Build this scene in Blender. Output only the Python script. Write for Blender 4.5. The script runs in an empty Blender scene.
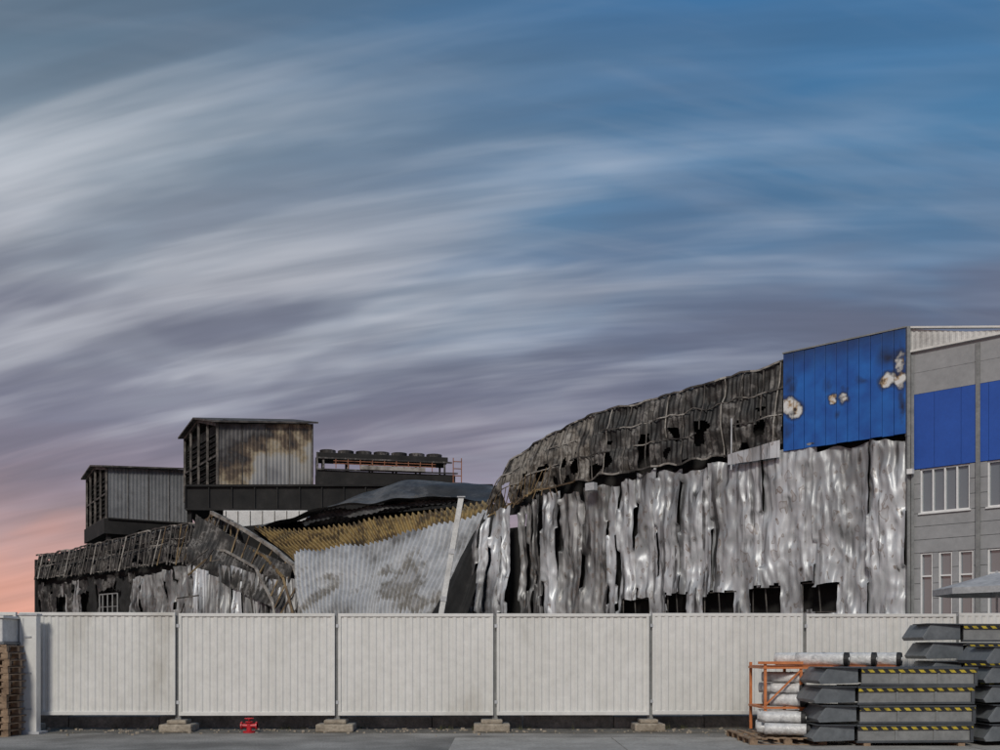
import bpy, math, random
from mathutils import Vector, noise
random.seed(7)
scene = bpy.context.scene
R = math.radians

# ------------------------------------------------------------------ materials
def new_mat(name):
    m = bpy.data.materials.new(name); m.use_nodes = True
    nt = m.node_tree
    return m, nt, nt.nodes["Principled BSDF"]

def mat(name, stops, scale=1.0, stretch=(1,1,1), rough=.7, metal=0.0, detail=8, bump=0.0,
        bscale=20, mottle=.25, mscale=9.0, distortion=0.0, nrough=.6):
    """noise in world position -> colour ramp, broken up by a second finer noise"""
    m, nt, b = new_mat(name)
    N, L = nt.nodes, nt.links
    g = N.new("ShaderNodeNewGeometry")
    mp = N.new("ShaderNodeMapping"); mp.inputs["Scale"].default_value = stretch
    L.new(g.outputs["Position"], mp.inputs["Vector"])
    n = N.new("ShaderNodeTexNoise"); n.inputs["Scale"].default_value = scale
    n.inputs["Detail"].default_value = detail; n.inputs["Roughness"].default_value = nrough
    n.inputs["Distortion"].default_value = distortion
    L.new(mp.outputs[0], n.inputs["Vector"])
    r = N.new("ShaderNodeValToRGB")
    el = r.color_ramp.elements
    el[0].position = stops[0][0]; el[0].color = (*stops[0][1], 1)
    el[1].position = stops[-1][0]; el[1].color = (*stops[-1][1], 1)
    for p, c in stops[1:-1]:
        e = el.new(p); e.color = (*c, 1)
    L.new(n.outputs["Fac"], r.inputs["Fac"])
    n2 = N.new("ShaderNodeTexNoise"); n2.inputs["Scale"].default_value = mscale
    n2.inputs["Detail"].default_value = 6; n2.inputs["Roughness"].default_value = .7
    L.new(g.outputs["Position"], n2.inputs["Vector"])
    mr = N.new("ShaderNodeMapRange")
    mr.inputs["From Min"].default_value = .3; mr.inputs["From Max"].default_value = .7
    mr.inputs["To Min"].default_value = 1-mottle; mr.inputs["To Max"].default_value = 1+mottle*.4
    L.new(n2.outputs["Fac"], mr.inputs["Value"])
    mx = N.new("ShaderNodeVectorMath"); mx.operation = 'SCALE'
    L.new(r.outputs["Color"], mx.inputs[0]); L.new(mr.outputs[0], mx.inputs["Scale"])
    L.new(mx.outputs[0], b.inputs["Base Color"])
    b.inputs["Roughness"].default_value = rough
    b.inputs["Metallic"].default_value = metal
    if bump > 0:
        n3 = N.new("ShaderNodeTexNoise"); n3.inputs["Scale"].default_value = bscale
        n3.inputs["Detail"].default_value = 5
        L.new(mp.outputs[0], n3.inputs["Vector"])
        bp = N.new("ShaderNodeBump"); bp.inputs["Strength"].default_value = bump
        bp.inputs["Distance"].default_value = .05
        L.new(n3.outputs["Fac"], bp.inputs["Height"])
        L.new(bp.outputs[0], b.inputs["Normal"])
    return m

def crumple_mat(name, pale, mid, sootamt, sootlo=.50):
    """bare sheet steel: cool silver-grey, small brown-rimmed blisters, black soot runs"""
    m, nt, b = new_mat(name); N, L = nt.nodes, nt.links
    g = N.new("ShaderNodeNewGeometry")
    def tx(sc, st, det, dist=0, off=0):
        mp = N.new("ShaderNodeMapping"); mp.inputs["Scale"].default_value = st; mp.inputs["Location"].default_value=(off,off,off)
        L.new(g.outputs["Position"], mp.inputs["Vector"])
        n = N.new("ShaderNodeTexNoise"); n.inputs["Scale"].default_value = sc; n.inputs["Detail"].default_value = det
        n.inputs["Distortion"].default_value = dist; L.new(mp.outputs[0], n.inputs["Vector"]); return n.outputs["Fac"]
    def rmp(f, stops):
        r = N.new("ShaderNodeValToRGB"); e = r.color_ramp.elements
        cc=lambda c:(c,c,c,1) if isinstance(c,(int,float)) else (*c,1)
        e[0].position=stops[0][0]; e[0].color=cc(stops[0][1]); e[1].position=stops[-1][0]; e[1].color=cc(stops[-1][1])
        for p,c in stops[1:-1]:
            x=e.new(p); x.color=cc(c)
        L.new(f, r.inputs["Fac"]); return r.outputs["Color"]
    def mx(f,a,c):
        x=N.new("ShaderNodeMix"); x.data_type='RGBA'; L.new(f,x.inputs["Factor"]); L.new(a,x.inputs["A"])
        if isinstance(c,tuple): x.inputs["B"].default_value=(*c,1)
        else: L.new(c,x.inputs["B"])
        return x.outputs["Result"]
    base = rmp(tx(.55,(1.2,1.2,.45),4,.2), [(.32,mid),(.44,tuple(k*.85 for k in pale)),(.55,pale),(.68,tuple(min(.85,k*1.12) for k in pale))])
    bl = tx(1.7,(1.5,1.5,.8),1.5,.35,5)
    rim = rmp(bl, [(.300,0),(.325,.85),(.345,0),(.640,0),(.662,.7),(.69,.2)])
    c = mx(rim, base, (.17,.11,.07))
    blot = rmp(bl, [(.25,.9),(.315,0)])
    c = mx(blot, c, (.05,.04,.03))
    soot = rmp(tx(2.0,(1.8,1.8,.045),3,.1,11), [(sootlo,0),(sootlo+.05,sootamt*.35),(sootlo+.11,sootamt)])
    smask = rmp(tx(.45,(1,1,.7),3,.2,31), [(.36,.15),(.58,1.0)])
    mm = N.new("ShaderNodeMath"); mm.operation='MULTIPLY'; L.new(soot,mm.inputs[0]); L.new(smask,mm.inputs[1])
    c = mx(mm.outputs[0], c, (.022,.021,.021))
    cloud = rmp(tx(.30,(1,1,.8),4,.3,21), [(.46,0),(.68,.6)])
    c = mx(cloud, c, (.10,.10,.10))
    L.new(c, b.inputs["Base Color"]); b.inputs["Roughness"].default_value=.45; b.inputs["Metallic"].default_value=.28
    bp=N.new("ShaderNodeBump"); bp.inputs["Strength"].default_value=.45; bp.inputs["Distance"].default_value=.05
    L.new(tx(1.9,(1.6,1.6,.8),3,.4,2), bp.inputs["Height"]); L.new(bp.outputs[0], b.inputs["Normal"])
    return m

M = {}
M['crumple'] = crumple_mat("scorched_silver_cladding", (.55,.565,.58), (.26,.262,.265), .92, .50)
M['crumple_dark'] = crumple_mat("sooty_silver_cladding", (.36,.36,.355), (.10,.095,.09), 1.0, .45)
M['band'] = mat("charred_roof_edge",
    [(.3,(.008,.008,.008)),(.44,(.018,.017,.016)),(.53,(.045,.041,.038)),(.58,(.16,.15,.14)),(.62,(.03,.026,.023)),(.74,(.09,.08,.068))],
    scale=.8, stretch=(1,1,.9), rough=.6, metal=.2, bump=.3, bscale=8)
M['band_tan'] = mat("scorched_roof_edge",
    [(.3,(.012,.011,.010)),(.42,(.04,.035,.03)),(.50,(.20,.18,.155)),(.56,(.06,.05,.04)),(.64,(.32,.305,.275)),(.78,(.04,.032,.027))],
    scale=.8, stretch=(1,1,.9), rough=.6, metal=.15, bump=.3, bscale=8)
M['rail'] = mat("charred_rail", [(.3,(.02,.018,.016)),(.5,(.065,.058,.052)),(.62,(.15,.135,.12)),(.72,(.05,.035,.026))],
    scale=1.3, rough=.7, metal=.2)
M['rail_l'] = mat("bleached_rail", [(.3,(.06,.05,.045)),(.45,(.22,.20,.175)),(.62,(.38,.36,.325)),(.72,(.14,.10,.07))],
    scale=1.3, rough=.7, metal=.1)
M['ochre'] = mat("burnt_ochre_steel", [(.3,(.02,.015,.010)),(.40,(.09,.06,.028)),(.50,(.36,.255,.10)),(.56,(.25,.17,.07)),(.62,(.07,.045,.022)),(.70,(.26,.20,.10)),(.76,(.06,.045,.03))],
    scale=.5, stretch=(1,1,1), rough=.65, metal=.0, bump=.3)
M['strap'] = mat("rust_brown_straps", [(.3,(.03,.022,.015)),(.46,(.11,.07,.035)),(.56,(.25,.175,.08)),(.72,(.07,.045,.028))],
    scale=.7, rough=.7, metal=.1)
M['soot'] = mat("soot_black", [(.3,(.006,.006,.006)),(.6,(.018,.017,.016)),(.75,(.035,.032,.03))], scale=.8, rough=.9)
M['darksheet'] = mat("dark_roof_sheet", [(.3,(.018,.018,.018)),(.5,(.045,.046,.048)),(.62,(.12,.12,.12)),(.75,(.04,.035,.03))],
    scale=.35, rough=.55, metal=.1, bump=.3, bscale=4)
M['greysheet'] = mat("pale_roof_sheet", [(.28,(.10,.09,.08)),(.38,(.33,.33,.33)),(.47,(.45,.455,.46)),(.58,(.52,.52,.52)),(.64,(.24,.22,.19)),(.70,(.42,.41,.40))],
    scale=.28, rough=.5, metal=.1, bump=.1, bscale=3, mottle=.3, mscale=2)
M['white_metal'] = mat("pale_painted_metal", [(.3,(.40,.39,.37)),(.5,(.60,.60,.58)),(.7,(.68,.68,.66))], scale=.8, rough=.5)
M['galv'] = mat("galvanised_steel", [(.3,(.38,.39,.40)),(.7,(.58,.59,.60))], scale=2, rough=.45, metal=.1)
M['grey_clad'] = mat("grey_cladding", [(.3,(.27,.275,.28)),(.7,(.34,.345,.35))], scale=.7, rough=.6, mottle=.14, mscale=5)
M['blue_clad'] = mat("blue_cladding_clean", [(.3,(.012,.070,.34)),(.7,(.018,.092,.42))], scale=.7, rough=.5, mottle=.1)
M['frame'] = mat("white_window_frame", [(.3,(.68,.68,.67)),(.7,(.78,.78,.77))], scale=2, rough=.5, mottle=.1)
M['fence'] = mat("fence_offwhite_paint", [(.28,(.50,.48,.43)),(.42,(.64,.63,.59)),(.6,(.70,.69,.655)),(.75,(.66,.645,.595))],
    scale=.9, stretch=(1,1,.35), rough=.5, mottle=.12, mscale=5)
M['concrete'] = mat("concrete", [(.3,(.27,.255,.23)),(.7,(.42,.40,.365))], scale=1.4, rough=.9, mottle=.35, mscale=14, bump=.3)
M['block'] = mat("fence_foot_concrete", [(.3,(.24,.20,.15)),(.7,(.44,.38,.30))], scale=5, rough=.9, mottle=.35, mscale=14, bump=.4)
M['kerb'] = mat("kerb_concrete", [(.3,(.12,.115,.10)),(.5,(.20,.19,.17)),(.7,(.32,.30,.27))], scale=2, rough=.9, mottle=.4, mscale=12, bump=.4)
M['wood'] = mat("weathered_wood", [(.3,(.16,.10,.06)),(.7,(.40,.28,.18))], scale=4, rough=.8, mottle=.4, mscale=20)
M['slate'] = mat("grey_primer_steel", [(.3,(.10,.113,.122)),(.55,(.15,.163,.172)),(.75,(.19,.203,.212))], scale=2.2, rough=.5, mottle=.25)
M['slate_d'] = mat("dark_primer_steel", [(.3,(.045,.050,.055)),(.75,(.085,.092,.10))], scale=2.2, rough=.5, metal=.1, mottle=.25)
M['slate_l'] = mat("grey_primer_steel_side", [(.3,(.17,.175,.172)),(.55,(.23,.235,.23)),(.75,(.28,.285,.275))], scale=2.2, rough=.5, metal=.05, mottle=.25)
M['orange'] = mat("orange_rack_paint", [(.3,(.50,.15,.04)),(.7,(.62,.22,.08))], scale=3, rough=.5)
M['wrap'] = mat("white_film_wrap", [(.3,(.42,.42,.42)),(.5,(.68,.68,.67)),(.7,(.52,.52,.50))], scale=6, rough=.3, bump=.5, bscale=12)
M['black'] = mat("black_rubber", [(.3,(.01,.01,.01)),(.7,(.02,.02,.02))], scale=3, rough=.6)
M['red'] = mat("red_paint", [(.3,(.40,.01,.015)),(.7,(.55,.02,.03))], scale=8, rough=.4)
M['canvas'] = mat("canvas", [(.3,(.32,.33,.34)),(.7,(.46,.47,.48))], scale=3, rough=.8)
M['rust'] = mat("rusty_steel", [(.3,(.10,.04,.025)),(.55,(.30,.12,.06)),(.7,(.18,.09,.06))], scale=3, rough=.8)

def ground_mat():
    m, nt, b = new_mat("worn_asphalt")
    N, L = nt.nodes, nt.links
    g = N.new("ShaderNodeNewGeometry")
    n = N.new("ShaderNodeTexNoise"); n.inputs["Scale"].default_value = .45; n.inputs["Detail"].default_value = 9
    n.inputs["Roughness"].default_value = .65
    L.new(g.outputs["Position"], n.inputs["Vector"])
    r = N.new("ShaderNodeValToRGB")
    e = r.color_ramp.elements
    e[0].position = .38; e[0].color = (.14,.133,.12,1)
    e[1].position = .64; e[1].color = (.33,.315,.29,1)
    L.new(n.outputs["Fac"], r.inputs["Fac"])
    n2 = N.new("ShaderNodeTexNoise"); n2.inputs["Scale"].default_value = 30; n2.inputs["Detail"].default_value = 5
    L.new(g.outputs["Position"], n2.inputs["Vector"])
    mr = N.new("ShaderNodeMapRange"); mr.inputs["From Min"].default_value=.3; mr.inputs["From Max"].default_value=.7
    mr.inputs["To Min"].default_value=.6; mr.inputs["To Max"].default_value=1.25
    L.new(n2.outputs["Fac"], mr.inputs["Value"])
    mx = N.new("ShaderNodeVectorMath"); mx.operation='SCALE'
    L.new(r.outputs["Color"], mx.inputs[0]); L.new(mr.outputs[0], mx.inputs["Scale"])
    L.new(mx.outputs[0], b.inputs["Base Color"])
    b.inputs["Roughness"].default_value = .9
    bp = N.new("ShaderNodeBump"); bp.inputs["Strength"].default_value=.4; bp.inputs["Distance"].default_value=.01
    L.new(n2.outputs["Fac"], bp.inputs["Height"]); L.new(bp.outputs[0], b.inputs["Normal"])
    return m
M['ground'] = ground_mat()

def hazard_mat():
    m, nt, b = new_mat("hazard_stripes")
    N, L = nt.nodes, nt.links
    g = N.new("ShaderNodeNewGeometry"); s = N.new("ShaderNodeSeparateXYZ")
    L.new(g.outputs["Position"], s.inputs[0])
    a = N.new("ShaderNodeMath"); a.operation='ADD'
    L.new(s.outputs["X"], a.inputs[0]); L.new(s.outputs["Z"], a.inputs[1])
    a2 = N.new("ShaderNodeMath"); a2.operation='ADD'
    L.new(a.outputs[0], a2.inputs[0]); L.new(s.outputs["Y"], a2.inputs[1])
    f = N.new("ShaderNodeMath"); f.operation='MULTIPLY'; f.inputs[1].default_value=5.5
    L.new(a2.outputs[0], f.inputs[0])
    fr = N.new("ShaderNodeMath"); fr.operation='FRACT'; L.new(f.outputs[0], fr.inputs[0])
    gt = N.new("ShaderNodeMath"); gt.operation='GREATER_THAN'; gt.inputs[1].default_value=.5
    L.new(fr.outputs[0], gt.inputs[0])
    mx = N.new("ShaderNodeMix"); mx.data_type='RGBA'
    mx.inputs["A"].default_value=(.02,.02,.02,1); mx.inputs["B"].default_value=(.52,.40,.035,1)
    L.new(gt.outputs[0], mx.inputs["Factor"])
    nn = N.new("ShaderNodeTexNoise"); nn.inputs["Scale"].default_value=9; nn.inputs["Detail"].default_value=6; L.new(g.outputs["Position"],nn.inputs["Vector"])
    mr = N.new("ShaderNodeMapRange"); mr.inputs["From Min"].default_value=.3; mr.inputs["From Max"].default_value=.6; mr.inputs["To Min"].default_value=.45
    L.new(nn.outputs["Fac"],mr.inputs["Value"])
    sc = N.new("ShaderNodeVectorMath"); sc.operation='SCALE'; L.new(mx.outputs["Result"],sc.inputs[0]); L.new(mr.outputs[0],sc.inputs["Scale"])
    L.new(sc.outputs[0], b.inputs["Base Color"])
    b.inputs["Roughness"].default_value=.5
    return m
M['hazard'] = hazard_mat()

def glass_mat():
    m, nt, b = new_mat("window_glass")
    b.inputs["Base Color"].default_value=(.22,.25,.27,1); b.inputs["Roughness"].default_value=.08
    b.inputs["Metallic"].default_value=.4
    return m
M['glass'] = glass_mat()

F0 = Vector((16.3, 40.0, 0)); FD = Vector((-.734, .679, 0)); FN = Vector((-.679, -.734, 0))
def W(s, z, off=0.0):
    p = F0 + FD*s + FN*off
    return Vector((p.x, p.y, z))

def blue_burnt():
    m, nt, b = new_mat("blue_cladding_scorched")
    N, L = nt.nodes, nt.links
    g = N.new("ShaderNodeNewGeometry")
    nz = N.new("ShaderNodeTexNoise"); nz.inputs["Scale"].default_value=1.5; nz.inputs["Detail"].default_value=7
    L.new(g.outputs["Position"], nz.inputs["Vector"])
    wob = N.new("ShaderNodeVectorMath"); wob.operation='MULTIPLY_ADD'
    L.new(nz.outputs["Color"], wob.inputs[0]); wob.inputs[1].default_value=(.8,.8,.8); wob.inputs[2].default_value=(-.4,-.4,-.4)
    nf = N.new("ShaderNodeTexNoise"); nf.inputs["Scale"].default_value=3; nf.inputs["Detail"].default_value=6
    L.new(g.outputs["Position"], nf.inputs["Vector"])
    wob2 = N.new("ShaderNodeVectorMath"); wob2.operation='ADD'
    L.new(g.outputs["Position"], wob2.inputs[0]); L.new(wob.outputs[0], wob2.inputs[1])
    base = N.new("ShaderNodeValToRGB")
    base.color_ramp.elements[0].position=.3; base.color_ramp.elements[0].color=(.007,.070,.31,1)
    base.color_ramp.elements[1].position=.7; base.color_ramp.elements[1].color=(.012,.125,.45,1)
    L.new(nz.outputs["Fac"], base.inputs["Fac"])
    cur = base.outputs["Color"]
    spots = [(5.05,12.35,.55,.38),(4.7,12.05,.34,.3),(3.05,12.35,.2,.26),(2.55,12.4,.24,.40),(.75,12.65,.40,.28),(.25,12.9,.26,1.0)]
    soots = [(1.9,12.9,.25,.2),(2.9,11.7,.16,.25),(5.0,13.3,.35,.6),(5.1,11.3,.3,.5),(.7,13.6,.5,.5),(3.2,13.0,.25,.3),(.15,11.4,.2,.6)]
    def mask(s,z,rs,rz,grow,soft=.8):
        c = W(s,z)
        sub = N.new("ShaderNodeVectorMath"); sub.operation='SUBTRACT'; L.new(wob2.outputs[0], sub.inputs[0])
        sub.inputs[1].default_value=c
        sc = N.new("ShaderNodeVectorMath"); sc.operation='MULTIPLY'; L.new(sub.outputs[0], sc.inputs[0])
        sc.inputs[1].default_value=(1/rs,1/rs,1/rz)
        ln = N.new("ShaderNodeVectorMath"); ln.operation='LENGTH'; L.new(sc.outputs[0], ln.inputs[0])
        mr = N.new("ShaderNodeMapRange"); mr.inputs["From Min"].default_value=grow; mr.inputs["From Max"].default_value=grow*soft
        mr.inputs["To Min"].default_value=0; mr.inputs["To Max"].default_value=1
        L.new(ln.outputs["Value"], mr.inputs["Value"]); return mr.outputs[0]
    def mixc(cur, fac, col):
        mx = N.new("ShaderNodeMix"); mx.data_type='RGBA'
        L.new(fac, mx.inputs["Factor"]); L.new(cur, mx.inputs["A"])
        if isinstance(col, tuple): mx.inputs["B"].default_value=(*col,1)
        else: L.new(col, mx.inputs["B"])
        return mx.outputs["Result"]
    sp = N.new("ShaderNodeSeparateXYZ"); L.new(wob2.outputs[0], sp.inputs[0])
    mr = N.new("ShaderNodeMapRange"); mr.inputs["From Min"].default_value=13.5; mr.inputs["From Max"].default_value=14.8
    mr.inputs["To Max"].default_value=.8
    L.new(sp.outputs["Z"], mr.inputs["Value"])
    cur = mixc(cur, mr.outputs[0], (.012,.02,.05))
    for q in soots: cur = mixc(cur, mask(*q, 1.3, .2), (.008,.014,.04))
    for q in spots: cur = mixc(cur, mask(*q, 1.40, .60), (.012,.010,.012))
    pale = N.new("ShaderNodeValToRGB")
    e = pale.color_ramp.elements; e[0].position=.34; e[0].color=(.05,.035,.028,1); e[1].position=.50; e[1].color=(.66,.66,.64,1)
    x = e.new(.41); x.color=(.42,.30,.18,1)
    L.new(nf.outputs["Fac"], pale.inputs["Fac"])
    for q in spots: cur = mixc(cur, mask(*q, 1.0,.7), pale.outputs["Color"])
    L.new(cur, b.inputs["Base Color"])
    b.inputs["Roughness"].default_value=.5
    return m
M['blue_burnt'] = blue_burnt()

def scorch_wall(name, corner, zlo, zhi, dx):
    m, nt, b = new_mat(name)
    N, L = nt.nodes, nt.links
    g = N.new("ShaderNodeNewGeometry")
    n = N.new("ShaderNodeTexNoise"); n.inputs["Scale"].default_value=.35; n.inputs["Detail"].default_value=8; n.inputs["Roughness"].default_value=.6
    L.new(g.outputs["Position"], n.inputs["Vector"])
    sp = N.new("ShaderNodeSeparateXYZ"); L.new(g.outputs["Position"], sp.inputs[0])
    mr = N.new("ShaderNodeMapRange"); mr.inputs["From Min"].default_value=zlo; mr.inputs["From Max"].default_value=zhi
    L.new(sp.outputs["Z"], mr.inputs["Value"])
    mr2 = N.new("ShaderNodeMapRange"); mr2.inputs["From Min"].default_value=corner; mr2.inputs["From Max"].default_value=corner+7
    mr2.inputs["To Min"].default_value=.24*dx; mr2.inputs["To Max"].default_value=-.16*dx
    L.new(sp.outputs["X"], mr2.inputs["Value"])
    a = N.new("ShaderNodeMath"); a.operation='MULTIPLY_ADD'; a.inputs[1].default_value=.42
    L.new(mr.outputs[0], a.inputs[0]); L.new(mr2.outputs[0], a.inputs[2])
    a2 = N.new("ShaderNodeMath"); a2.operation='MULTIPLY_ADD'; a2.inputs[1].default_value=.8
    L.new(n.outputs["Fac"], a2.inputs[0]); L.new(a.outputs[0], a2.inputs[2])
    r = N.new("ShaderNodeValToRGB"); e = r.color_ramp.elements
    e[0].position=.36; e[0].color=(.20,.20,.20,1); e[1].position=1.0; e[1].color=(.03,.028,.026,1)
    for p,c in [(.50,(.32,.32,.31)),(.60,(.36,.35,.32)),(.66,(.32,.26,.17)),(.71,(.12,.085,.055)),(.77,(.035,.03,.027)),(.86,(.12,.115,.11))]:
        x=e.new(p); x.color=(*c,1)
    L.new(a2.outputs[0], r.inputs["Fac"]); L.new(r.outputs["Color"], b.inputs["Base Color"])
    b.inputs["Roughness"].default_value=.6; b.inputs["Metallic"].default_value=.1
    return m

# ------------------------------------------------------------------ mesh helpers
def empty(name):
    o = bpy.data.objects.new(name, None); scene.collection.objects.link(o); o.empty_display_size=.5
    return o
def mesh(name, verts, faces, m, parent=None, smooth=False):
    me = bpy.data.meshes.new(name); me.from_pydata([tuple(v) for v in verts], [], faces); me.update()
    if isinstance(m, str): m = M[m]
    me.materials.append(m)
    if smooth:
        for p in me.polygons: p.use_smooth=True
    o = bpy.data.objects.new(name, me); scene.collection.objects.link(o)
    if parent: o.parent = parent
    return o
class Buf:
    def __init__(s): s.v=[]; s.f=[]
    def hexa(s, pts):
        n=len(s.v); s.v+= [tuple(p) for p in pts]
        s.f += [(n,n+3,n+2,n+1),(n+4,n+5,n+6,n+7),(n,n+1,n+5,n+4),(n+1,n+2,n+6,n+5),(n+2,n+3,n+7,n+6),(n+3,n,n+4,n+7)]
    def box(s, x0,x1,y0,y1,z0,z1):
        s.hexa([(x0,y0,z0),(x1,y0,z0),(x1,y1,z0),(x0,y1,z0),(x0,y0,z1),(x1,y0,z1),(x1,y1,z1),(x0,y1,z1)])
    def obox(s, o, a, b, la0,la1,lb0,lb1,z0,z1):
        o=Vector(o); a=Vector(a); b=Vector(b)
        P=lambda x,y,z: o+a*x+b*y+Vector((0,0,z))
        s.hexa([P(la0,lb0,z0),P(la1,lb0,z0),P(la1,lb1,z0),P(la0,lb1,z0),P(la0,lb0,z1),P(la1,lb0,z1),P(la1,lb1,z1),P(la0,lb1,z1)])
    def beam(s, p, q, w, h=None):
        p=Vector(p); q=Vector(q); h=h or w
        d=(q-p)
        if d.length<1e-5: return
        d.normalize(); up=Vector((0,0,1)) if abs(d.z)<.9 else Vector((0,1,0))
        x=d.cross(up).normalized(); y=x.cross(d).normalized()
        a=x*w/2; b=y*h/2
        s.hexa([p-a-b,p+a-b,p+a+b,p-a+b,q-a-b,q+a-b,q+a+b,q-a+b])
    def tube(s, pts, r, n=10, cap=True):
        base=len(s.v); k=len(pts)
        for i,p in enumerate(pts):
            p=Vector(p); d=(Vector(pts[min(i+1,k-1)])-Vector(pts[max(i-1,0)])).normalized()
            up=Vector((0,0,1)) if abs(d.z)<.9 else Vector((0,1,0))
            x=d.cross(up).normalized(); y=x.cross(d).normalized()
            rr = r[i] if isinstance(r,(list,tuple)) else r
            for j in range(n):
                an=2*math.pi*j/n
                s.v.append(tuple(p+x*math.cos(an)*rr+y*math.sin(an)*rr))
        for i in range(k-1):
            for j in range(n):
                a=base+i*n+j; b=base+i*n+(j+1)%n
                s.f.append((a,b,b+n,a+n))
        if cap:
            s.f.append(tuple(base+j for j in range(n))[::-1]); s.f.append(tuple(base+(k-1)*n+j for j in range(n)))
    def out(s, name, m, parent=None, smooth=False, bevel=0):
        o = mesh(name, s.v, s.f, m, parent, smooth)
        if bevel:
            b=o.modifiers.new("bevel",'BEVEL'); b.width=bevel; b.segments=2; b.limit_method='ANGLE'
        return o
def grid(name, fn, nu, nv, m, parent=None, smooth=True, keep=None):
    v=[fn(i/nu, j/nv) for j in range(nv+1) for i in range(nu+1)]
    f=[]
    for j in range(nv):
        for i in range(nu):
            if keep and not keep((i+.5)/nu,(j+.5)/nv): continue
            a=j*(nu+1)+i; f.append((a,a+1,a+nu+2,a+nu+1))
    return mesh(name, v, f, m, parent, smooth)
def trap(x, pitch, depth):
    f=(x/pitch)%1.0
    if f<.35: return 0
    if f<.5: return depth*(f-.35)/.15
    if f<.85: return depth
    return depth*(1-(f-.85)/.15)
def trap_xs(L, pitch):
    xs=[]; k=0
    while k*pitch<L:
        for f in (0,.35,.5,.85):
            x=(k+f)*pitch
            if x<L: xs.append(x)
        k+=1
    xs.append(L); return xs
def corr(name, o, a, n, L, z0f, z1f, pitch, depth, m, parent):
    o=Vector(o); a=Vector(a); n=Vector(n); xs=trap_xs(L,pitch); v=[]; f=[]
    for x in xs:
        p=o+a*x+n*trap(x,pitch,depth)
        v.append((p.x,p.y,z0f(x))); v.append((p.x,p.y,z1f(x)))
    for i in range(len(xs)-1):
        k=2*i; f.append((k,k+2,k+3,k+1))
    return mesh(name,v,f,m,parent)
def fn(x,y=0,z=0): return noise.noise(Vector((x,y,z)))
def lerp(a,b,t): return a+(b-a)*t
def interp(tab,s):
    if s<=tab[0][0]: return tab[0][1]
    for (a,za),(b,zb) in zip(tab,tab[1:]):
        if s<=b:
            t=(s-a)/(b-a); return lerp(za,zb,t)
    return tab[-1][1]

# ------------------------------------------------------------------ ground
mesh("ground", [(-1500,-60,0),(1500,-60,0),(1500,3000,0),(-1500,3000,0)], [(0,1,2,3)], 'ground')
pv=empty("pavement")
b=Buf()
for i in range(6):
    for j in range(3):
        x0=-.9+i*3.1; y0=9.6+j*3.4
        b.box(x0+.012,x0+3.088,y0+.012,y0+3.388,-.05,.006+.003*((i*3+j)%2))
b.out("concrete_slabs",'concrete',pv)
b=Buf(); 
for i in range(16):
    x0=-15.5+i*2.0; b.box(x0+.006,x0+1.994,22.0+.01*(i%2),22.3,0,.29+.012*((i*7)%3))
b.out("kerb",'kerb',None,bevel=.02)
grid("dirt_strip",lambda u,v:Vector((lerp(-12,14,u),lerp(20.9,22.0,v)-.25*fn(u*40,3)*(1-v),.004+.05*max(0,v-.4)*(1+fn(u*60,v*4)))),260,8,mat("dirt",[(.3,(.09,.08,.06)),(.7,(.22,.195,.16))],scale=5,rough=1,mscale=25,mottle=.5))
b=Buf(); rg=random.Random(5)
for i in range(420):
    x=rg.uniform(-11,12); y=21.9-abs(rg.gauss(0,.55)); s=rg.uniform(.008,.035)*(1.6 if rg.random()<.06 else 1)
    a=rg.uniform(0,3); c_=Vector((x,y,0)); A_=Vector((math.cos(a),math.sin(a),0)); B_=Vector((-math.sin(a),math.cos(a),0))
    b.obox(c_,A_,B_,-s,s*rg.uniform(.6,1.3),-s*.7,s*rg.uniform(.5,1),0,s*rg.uniform(.6,1.2)+.01)
b.out("gravel",'block')
vv=[];ff=[]
for i in range(46):
    cx_=rg.uniform(-10.5,12); cy_=21.85-rg.random()*.25
    for k in range(rg.randint(8,22)):
        a=rg.uniform(0,6.28); h=rg.uniform(.05,.17); l=rg.uniform(.02,.10); x0=cx_+rg.uniform(-.06,.06); y0=cy_+rg.uniform(-.05,.05); n_=len(vv)
        dx,dy=math.cos(a),math.sin(a)
        vv+=[(x0-dy*.006,y0+dx*.006,0),(x0+dy*.006,y0-dx*.006,0),(x0+dx*l,y0+dy*l,h)]; ff.append((n_,n_+1,n_+2))
mesh("weeds",vv,ff,mat("weed_leaves",[(.3,(.05,.06,.02)),(.7,(.14,.13,.06))],scale=6,rough=.8))

# ------------------------------------------------------------------ fence
fence=empty("metal_fence")
def fy(x): return 21.45+.022*x
posts=[-17.0,-13.6,-10.22,-6.87,-3.49,-.107,3.24,6.57,9.90,13.2,16.5,19.8]
fa=Vector((1,.022,0)).normalized(); fnrm=Vector((.022,-1,0)).normalized()
fr=Buf(); pb=Buf(); ft=Buf(); bo_=Buf()
for i in range(len(posts)-1):
    x0=posts[i]+.035; x1=posts[i+1]-.035; L=(x1-x0)
    o=Vector((x0,fy(x0),0)); dz=random.uniform(-.018,.018)
    za,zb=.36+dz,2.54+dz; dd=random.uniform(-.012,.012)
    corr("panel_sheet",o+fa*.05+fnrm*.002*i,fa,fnrm,L-.10,lambda x:za+.05,lambda x:zb-.04,.155,.017,'fence',fence)
    fr.obox(o,fa,-fnrm,0,L,-.040+dd,.03,zb-.07,zb)
    fr.obox(o,fa,-fnrm,0,L,-.040+dd,.03,za,za+.08)
    fr.obox(o,fa,-fnrm,0,.06,-.038+dd,.028,za+.08,zb-.07)
    fr.obox(o,fa,-fnrm,L-.06,L,-.038+dd,.028,za+.08,zb-.07)
    for z in (za+.25,zb-.3):
        bo_.obox(o,fa,-fnrm,-.045,.012,-.05+dd,-.042+dd,z,z+.07)
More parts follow.
